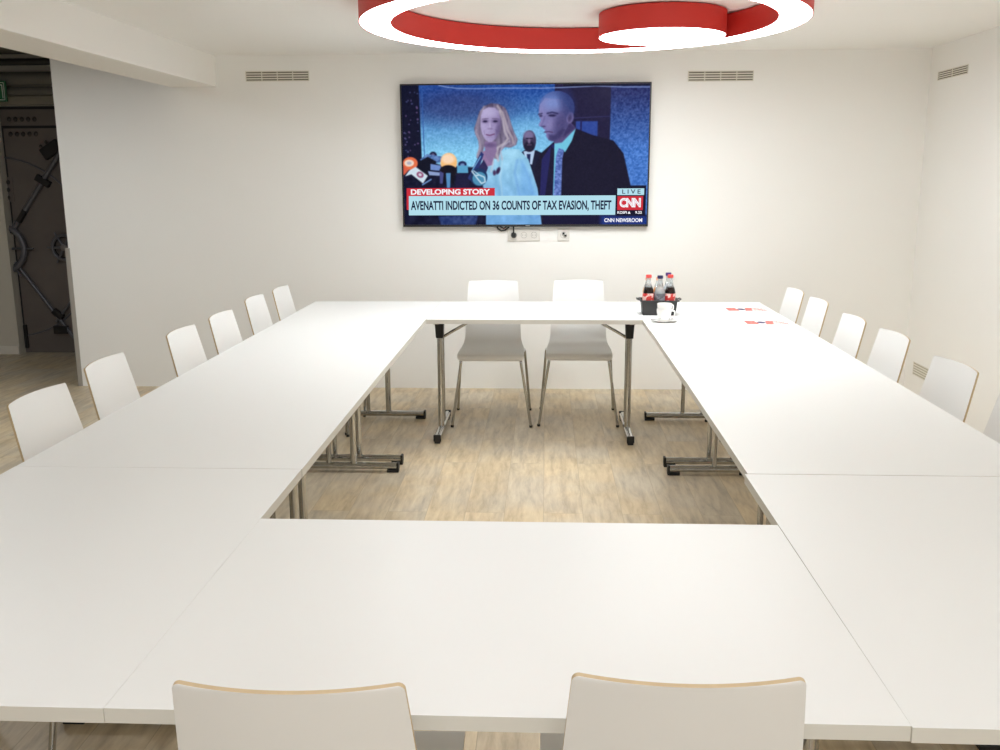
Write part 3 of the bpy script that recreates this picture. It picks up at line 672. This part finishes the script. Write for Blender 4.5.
for (x0, x1, y0, y1) in ((-hw - .012, hw + .012, -hd - .008, -hd + .002), (-hw - .012, hw + .012, hd - .002, hd + .008), (-hw - .012, -hw, -hd, hd), (hw, hw + .012, -hd, hd)):
    b.box(x0, x1, y0, y1, hh - .001, hh + .006, bev=.002)
b.link('rim', M_crate, t)
for s in (-1, 1):
    b = B(); b.tube(arc_path([(s * (hw + .01), -.03, hh + .003), (s * (hw + .026), -.03, hh + .008), (s * (hw + .026), .03, hh + .008), (s * (hw + .01), .03, hh + .003)], .008), .0035, 8)
    b.link('handle', M_crate, t, smooth=50)
b = B()
b.box(-.0015, .0015, -hd + .006, hd - .006, .005, .055)
b.box(-hw + .008, hw - .008, -.0015, .0015, .005, .055)
b.link('divider', M_crate, t)

M_glass = mat('clear_bottle', (232, 236, 236), rough=0.08, trans=0.75, spec=.5)
def bottle(label, loc, liquid, lab, cap, rad=0.0305, h=0.205, shoulder=None, liq_top=.69):
    t = thing('drink_bottle', label, 'bottle', (*loc,), random.uniform(0, 6), 'small drink bottles in the black caddy')
    r = rad
    b = B()
    prof = [(0, 0), (r * .9, 0), (r, .006), (r, .035), (r * .94, .05), (r * .97, .065), (r, .10), (r, .122), (r * .86, .142), (r * .56, .165), (r * .42, .185), (r * .42, h - .014)]
    zl = h * liq_top
    pr = []
    for a, c in zip(prof[:-1], prof[1:]):
        pr.append(a)
        if a[1] < zl < c[1]: k = (zl - a[1]) / (c[1] - a[1]); pr += [(a[0] + (c[0] - a[0]) * k, zl)]
    pr.append(prof[-1]); mis = [0 if (a[1] + c[1]) / 2 < zl else 1 for a, c in zip(pr[:-1], pr[1:])]
    b.lathe(pr, seg=20, mis=mis); b.link('glass_body', [liquid, M_glass], t, smooth=50)
    b = B(); b.lathe([(r + .0006, .062), (r + .0006, .118)], seg=24); b.link('paper_label', lab, t, smooth=60)
    b = B(); b.lathe([(0, h), (r * .50, h), (r * .54, h - .003), (r * .54, h - .017), (r * .44, h - .017)], seg=20); b.link('cap', cap, t, smooth=40)
    return t
M_cola = mat('cola', (26, 14, 12), rough=.12); M_water = mat('still_water', (214, 222, 226), rough=.1, trans=.6); M_orange = mat('orange_drink', (236, 176, 112), rough=.2)
def label_mat(name, c1, c2):
    m = mat(name, c1, rough=.5); nt = m.node_tree; tc = nt.nodes.new('ShaderNodeTexCoord'); n = nt.nodes.new('ShaderNodeTexNoise'); n.inputs['Scale'].default_value = 55; n.inputs['Detail'].default_value = 1
    nt.links.new(tc.outputs['Object'], n.inputs['Vector']); cr = nt.nodes.new('ShaderNodeValToRGB'); cr.color_ramp.elements[0].position = .52; cr.color_ramp.elements[1].position = .58
    cr.color_ramp.elements[0].color = (*lin(c1), 1); cr.color_ramp.elements[1].color = (*lin(c2), 1); nt.links.new(n.outputs['Fac'], cr.inputs[0]); nt.links.new(cr.outputs[0], nt.nodes['Principled BSDF'].inputs['Base Color']); return m
M_lred = label_mat('red_label', (208, 52, 48), (240, 200, 192)); M_lwhite = label_mat('pale_label', (232, 226, 222), (222, 150, 136)); M_lgrey = label_mat('grey_label', (96, 98, 106), (150, 152, 160)); M_lor = label_mat('orange_label', (238, 150, 110), (246, 214, 196))
M_cred = mat('cap_red', (205, 66, 62), rough=.45); M_cnavy = mat('cap_navy', (22, 26, 74), rough=.4); M_cpur = mat('cap_purple', (70, 38, 110), rough=.4); M_cor = mat('cap_peach', (236, 178, 150), rough=.45)
zt = TT + .0055
bottle('cola bottle with red cap and red label at the left front of the caddy', (CX - .062, CY - .030, zt), M_cola, M_lred, M_cred, h=.222)
bottle('cola bottle with red cap and red label at the right front of the caddy', (CX + .060, CY - .030, zt), M_cola, M_lred, M_cred, h=.222)
bottle('clear water bottle with navy cap and dark lower label in the middle of the caddy', (CX + .002, CY - .031, zt), M_water, M_lgrey, M_cnavy, h=.218)
bottle('bottle of orange drink with pale cap behind the left cola', (CX - .030 - .028, CY + .032, zt), M_orange, M_lor, M_cor, h=.202)
bottle('bottle with pale orange label behind the navy-capped water', (CX + .002, CY + .032, zt), M_orange, M_lwhite, M_cor, h=.202)
bottle('bottle with purple cap peeping out behind the right cola', (CX + .056, CY + .031, zt), M_water, M_lwhite, M_cpur, h=.228)

M_china = mat('white_china', (244, 243, 240), rough=.18, spec=.5)
SXc, SYc = 0.647, 5.105
t = B(); t.lathe([(0, .004), (.028, .004), (.030, 0), (.040, .001), (.074, .012), (.075, .0135), (.042, .006), (.030, .0065), (0, .0065)], seg=40)
o = t.link('saucer', M_china, smooth=60); o.location = (SXc, SYc, TT); tag(o, 'white china saucer on the far table in front of the bottle caddy', 'saucer')
def cup(x, y, z, a, label, hs=1.0):
    t = thing('coffee_cup', label, 'cup', (x, y, z), a)
    b = B(); b.lathe([(0, .002), (.020, .002), (.022, 0), (.026, .002), (.034, .018 * hs), (.0395, .045 * hs), (.0405, .062 * hs), (.0385, .062 * hs), (.0375, .045 * hs), (.032, .019 * hs), (.020, .0065), (0, .0065)], seg=36)
    b.link('bowl', M_china, t, smooth=60)
    b = B(); b.tube(arc_path([(.0375, 0, .050 * hs), (.064, 0, .050 * hs), (.060, 0, .018 * hs), (.035, 0, .020 * hs)], .012), .0038, 10); b.link('handle', M_china, t, smooth=60)
    return t
cup(SXc, SYc, TT + .0068, math.radians(15), 'lower white coffee cup, standing on the saucer')
cup(SXc + .002, SYc, TT + .0068 + .030, math.radians(35), 'upper white coffee cup, stacked in the lower one')
b = B(); b.lathe([(0, 0), (.006, .0005), (.009, .0025), (.0095, .0035), (0, .0015)], seg=16)
for v in b.bm.verts: v.co.x *= 1.7
b.tube([(.014, 0, .003), (.05, 0, .006), (.11, 0, .004)], .0017, 8)
o = b.link('teaspoon', M_chrome, smooth=60); o.location = (SXc - .062, SYc - .028, TT + .0140); o.rotation_euler = (0, 0, math.radians(8)); tag(o, 'small steel teaspoon lying on the saucer beside the stacked cups', 'spoon')

M_paper = mat('leaflet_paper', (248, 244, 240), rough=.6)
M_pr = label_mat('leaflet_red_print', (206, 92, 84), (226, 130, 120)); M_pn = mat('leaflet_navy_print', (34, 24, 92), rough=.5)
def leaflet(x, y, a, label, L=.232, W=.125):
    t = thing('leaflet', label, 'leaflet', (x, y, TT), math.radians(a))
    b = B(); b.box(-L / 2, L / 2, -W / 2, W / 2, 0, .0006); b.link('sheet', M_paper, t)
    b = B()
    def flat(pts, z=.0009):
        b.bm.faces.new([b.bm.verts.new((p[0] * L, p[1] * W, z)) for p in pts])
    flat([(-.5, .5), (-.5, -.5), (-.22, -.5), (-.26, .5)])
    flat([(.0, .5), (-.08, -.5), (.10, -.5), (.16, .42), (.10, .5)])
    for k in range(4):                                     # wavy script lines at the right
        y0 = .36 - k * .24; pts = []
        for i in range(13): pts.append((.14 + i * .028, y0 + .07 * math.sin(i * 2.1 + k)))
        flat(pts + [(p[0], p[1] - .085) for p in reversed(pts)])
    flat([(.13, .5), (.17, .5), (.46, -.42), (.42, -.5)])
    b.link('red_print', M_pr, t)
    b = B(); b.bm.faces.new([b.bm.verts.new((-.14 * L + .098 * L * math.cos(q), .02 * W + .30 * W * math.sin(q), .0012)) for q in np.linspace(0, 2 * pi, 20, endpoint=False)]); b.link('navy_print', M_pn, t)
    return t
leaflet(1.192, 5.585, 0, 'red and white leaflet with a navy blot, the one nearer the back wall')
leaflet(1.196, 5.072, -1, 'red and white leaflet with a navy blot, the one nearer the viewer')

# ---------------------------------------------------------------- corridor end: vault mural, pipes, exit sign
def MX(px, py): return -4.675 + (px - 8) * .0089 + (248 - py) * .0009, .92 + (248 - py) * .00868
M_v1 = mat('mural_steel', (104, 96, 92), rough=.55, var=.25, vscale=2.5); M_rv = mat('mural_rivet', (58, 54, 52), rough=.3); M_v2 = mat('mural_steel_light', (132, 126, 122), rough=.5, var=.15, vscale=8); M_v3 = mat('mural_black', (24, 22, 24), rough=.6); M_v4 = mat('mural_bar', (104, 104, 110), rough=.35, metal=.3)
YQ = YM - 0.004
t = thing('vault_door_mural', 'dark mural of a riveted steel vault door with handwheels at the corridor end', 'mural', (-4.0, YM, 0))
def mp(x, z, y=0): return Vector((x + 4.0, y, z))
b = B(); b.box(-.70, 1.0, -.010, 0, .0, 2.098, bev=.002); pn = b.link('steel_plate', M_v1, t)
b = B(); b.box(-.715, 1.0, -.016, -.010, 1.955, 2.085, bev=.002); b.link('top_plate', M_v1, t)
for q in ((-.61, 1.0, -.0115, -.010, 1.93, 1.952), (-.61, 1.0, -.018, -.008, 2.0855, 2.11), (-.609, -.597, -.0125, -.0101, .25, 1.93)):
    b = B(); b.box(*q); b.link('dark_joint', M_v3, t)
b = B(); b.box(-.605, -.575, -.03, 0, .04, .25, bev=.004); b.link('hinge', M_v3, t)
def dome(bb, x, z, r, y0=-.010):
    n0 = set(bb.bm.verts); bb.lathe([(r * 1.15, 0), (r, .004), (r * .75, .010), (r * .35, .014), (0, .015)], seg=14)
    for v in bb.bm.verts:
        if v not in n0: v.co = Vector((x + v.co.x, y0 - v.co.z, z + v.co.y))
for py, y0, x0 in ((123, -.016, 11), (137, -.010, 12)):
    for k in range(5):
        b = B(); x, z = MX(x0 + k * 6.2, py); dome(b, x + 4, z, .019, y0); b.link('rivet', M_rv, t, smooth=60)
b = B(); xa, za = MX(5, 202); xb, zb = MX(13.5, 178); b.box(xa + 4, xb + 4, -.016, -.010, za, zb, bev=.002); pl = b.link('rivet_plate', M_v1, t)
for k in range(3):
    b = B(); x, z = MX(9.5, 183 + 7.5 * k); dome(b, x + 4, z, .017, -.016); b.link('rivet', M_rv, pl, smooth=60)
b = B(); xa, za = MX(9, 312); xb, zb = MX(17, 288); b.box(xa + 4, xb + 4, -.016, -.010, za, zb, bev=.002); pl = b.link('rivet_plate', M_v1, t)
for k in range(3):
    b = B(); x, z = MX(13, 293 + 7.5 * k); dome(b, x + 4, z, .015, -.016); b.link('rivet', M_rv, pl, smooth=60)
wx, wz = MX(6, 248); wx += 4
b = B(); R_ = .775; b.tube([(wx + R_ * math.sin(a), -.010, wz + R_ * math.cos(a)) for a in np.linspace(math.radians(-6), math.radians(186), 70)], .008, 8); b.link('dial_ring', M_v4, t, smooth=60)
for a in range(8, 64, 7):
    pass
def handwheel(cx, cz, r, n, name):
    b = B(); b.tube([(cx + r * math.cos(a), -.050, cz + r * math.sin(a)) for a in np.linspace(0, 2 * pi, 41)], r * .13, 10)
    wv = b.link(name, M_v4, t, smooth=60)
    b = B(); b.tube([(cx + r * .86 * math.cos(a), -.036, cz + r * .86 * math.sin(a)) for a in np.linspace(0, 2 * pi, 41)], r * .05, 8); b.link('inner_rim', M_v3, wv, smooth=60)
    for k in range(n):
        a = 2 * pi * k / n; b = B(); b.tube([(cx, -.05, cz), (cx + r * 1.42 * math.cos(a), -.05, cz + r * 1.42 * math.sin(a))], .011 if r > .15 else .008, 8, rs=[.013, .008]); b.link('spoke', M_v4, wv, smooth=60)
    b = B(); n0 = 0; b.lathe([(r * .28, 0), (r * .28, .05), (r * .14, .062), (0, .064)], seg=20)
    for v in b.bm.verts: v.co = Vector((cx + v.co.x, -.010 - v.co.z, cz + v.co.y))
    b.link('hub', M_v2, wv, smooth=40)
handwheel(wx - .005, wz, .195, 6, 'handwheel')
hx, hz = MX(67, 247); handwheel(hx + 4, hz, .105, 6, 'handwheel')
def bar(p, q, r, m=M_v4):
    (xa, za), (xb, zb) = MX(*p), MX(*q); b = B(); b.tube([(xa + 4, -.03, za), (xb + 4, -.03, zb)], r, 10); b.link('locking_bar', m, t, smooth=60)
bar((15, 230), (66, 148), .022); bar((17, 262), (76, 338), .016); bar((58, 322), (84, 286), .012)
def block(px, py, wd, h, ang, m=M_v3, nm='bar_guide'):
    x, z = MX(px, py); b = B(); b.box(-wd / 2, wd / 2, -.052, -.010, -h / 2, h / 2, bev=.004, mtx=Matrix.Translation((x + 4, 0, z)) @ Matrix.Rotation(math.radians(ang), 4, 'Y')); b.link(nm, m, t)
block(53, 152, .17, .10, -32); block(45, 182, .13, .055, 32); block(24, 216, .12, .04, -55); block(60, 314, .10, .05, 40); block(63, 330, .12, .07, 0)
for k in range(2):
    x, z = MX(44 + 5 * k, 149 - 4 * k); b = B(); dome(b, x + 4, z, .014, -.052); b.link('rivet', M_rv, t, smooth=60)
# the mural is cut off by the corner of the end wall
for o in reversed([c for c in t.children_recursive if c.type == 'MESH']):     # pieces wholly inside the wall vanish
    bm = bmesh.new(); bm.from_mesh(o.data)
    cut = bmesh.ops.bisect_plane(bm, geom=bm.verts[:] + bm.edges[:] + bm.faces[:], plane_co=(-.611, 0, 0), plane_no=(1, 0, 0), clear_inner=True)
    ed = [e for e in cut['geom_cut'] if isinstance(e, bmesh.types.BMEdge)]
    if ed: bmesh.ops.holes_fill(bm, edges=ed)
    n = len(bm.verts)
    if n: bm.to_mesh(o.data)
    bm.free()
    if not n and not o.children: bpy.data.objects.remove(o)
# pipes and cornice above the mural
M_pipe = mat('grey_pipe_paint', (112, 110, 104), rough=.5); M_corn = mat('cornice_paint', (138, 132, 118), rough=.6)
b = B(); b.tube([(-4.612, YM - .09, 2.325), (-2.9, YM - .09, 2.325)], .055, 20); tag(b.link('ceiling_pipe', M_pipe, smooth=50), 'thick grey pipe running under the corridor ceiling above the mural', 'pipe')
b = B(); b.tube([(-4.612, YM - .055, 2.228), (-2.9, YM - .055, 2.228)], .036, 16); tag(b.link('ceiling_pipe', M_pipe, smooth=50), 'thinner grey pipe running just below the thick one', 'pipe')
b = B(); b.box(-4.612, -2.9, YM - .06, YM, 2.118, 2.188, bev=.006); tag(b.link('cable_duct', M_corn), 'pale beige duct along the top of the vault mural', 'duct')
b = B(); b.tube([(-4.612, YM - .12, 2.455), (-2.9, YM - .12, 2.455)], .028, 14); tag(b.link('ceiling_pipe', mat('dark_pipe_paint', (52, 52, 50), rough=.5), smooth=50), 'dark narrow pipe highest under the corridor ceiling', 'pipe')
t = thing('exit_sign', 'green emergency exit sign with a white running figure at the left edge', 'sign', (-4.590, 7.86, 2.217))
M_sg = mat('sign_green', (24, 104, 66), rough=.4); M_sw = mat('sign_white', (214, 222, 214), rough=.4)
b = B(); b.box(-.16, .16, -.010, .010, -.082, .082, bev=.003); b.link('sign_panel', M_sg, t)
b = B()
def sp_(pts):
    b.bm.faces.new([b.bm.verts.new((p[0], -.0108, p[1])) for p in pts])
def st(path, wd):
    for (xa, za), (xb, zb) in zip(path[:-1], path[1:]):
        d = Vector((xb - xa, zb - za)); n_ = Vector((-d.y, d.x)).normalized() * wd / 2; sp_([(xa + n_.x, za + n_.y), (xb + n_.x, zb + n_.y), (xb - n_.x, zb - n_.y), (xa - n_.x, za - n_.y)])
sp_([(.035 + .016 * math.cos(a), .052 + .016 * math.sin(a)) for a in np.linspace(0, 2 * pi, 16, endpoint=False)])
st([(.03, .035), (.0, -.005)], .026); st([(.0, -.005), (.04, -.025), (.03, -.06)], .015); st([(.0, -.005), (-.035, -.035), (-.065, -.04)], .015)
st([(.03, .03), (.065, .015)], .011); st([(.02, .03), (-.02, .03), (-.04, .0)], .011)
st([(-.145, .068), (-.145, -.068)], .006); st([(.145, .068), (.145, -.068)], .006); st([(-.145, .068), (.145, .068)], .006); st([(-.145, -.068), (.145, -.068)], .006)
st([(.085, .05), (.085, -.055)], .008); st([(.085, .05), (.13, .05), (.13, -.055)], .008)
b.link('running_figure', M_sw, t)
for s in (-.1, .1):
    b = B(); b.tube([(s, 0, .08), (s, 0, CZ2 - 2.217)], .004, 8); b.link('hanger_rod', M_black, t, smooth=50)
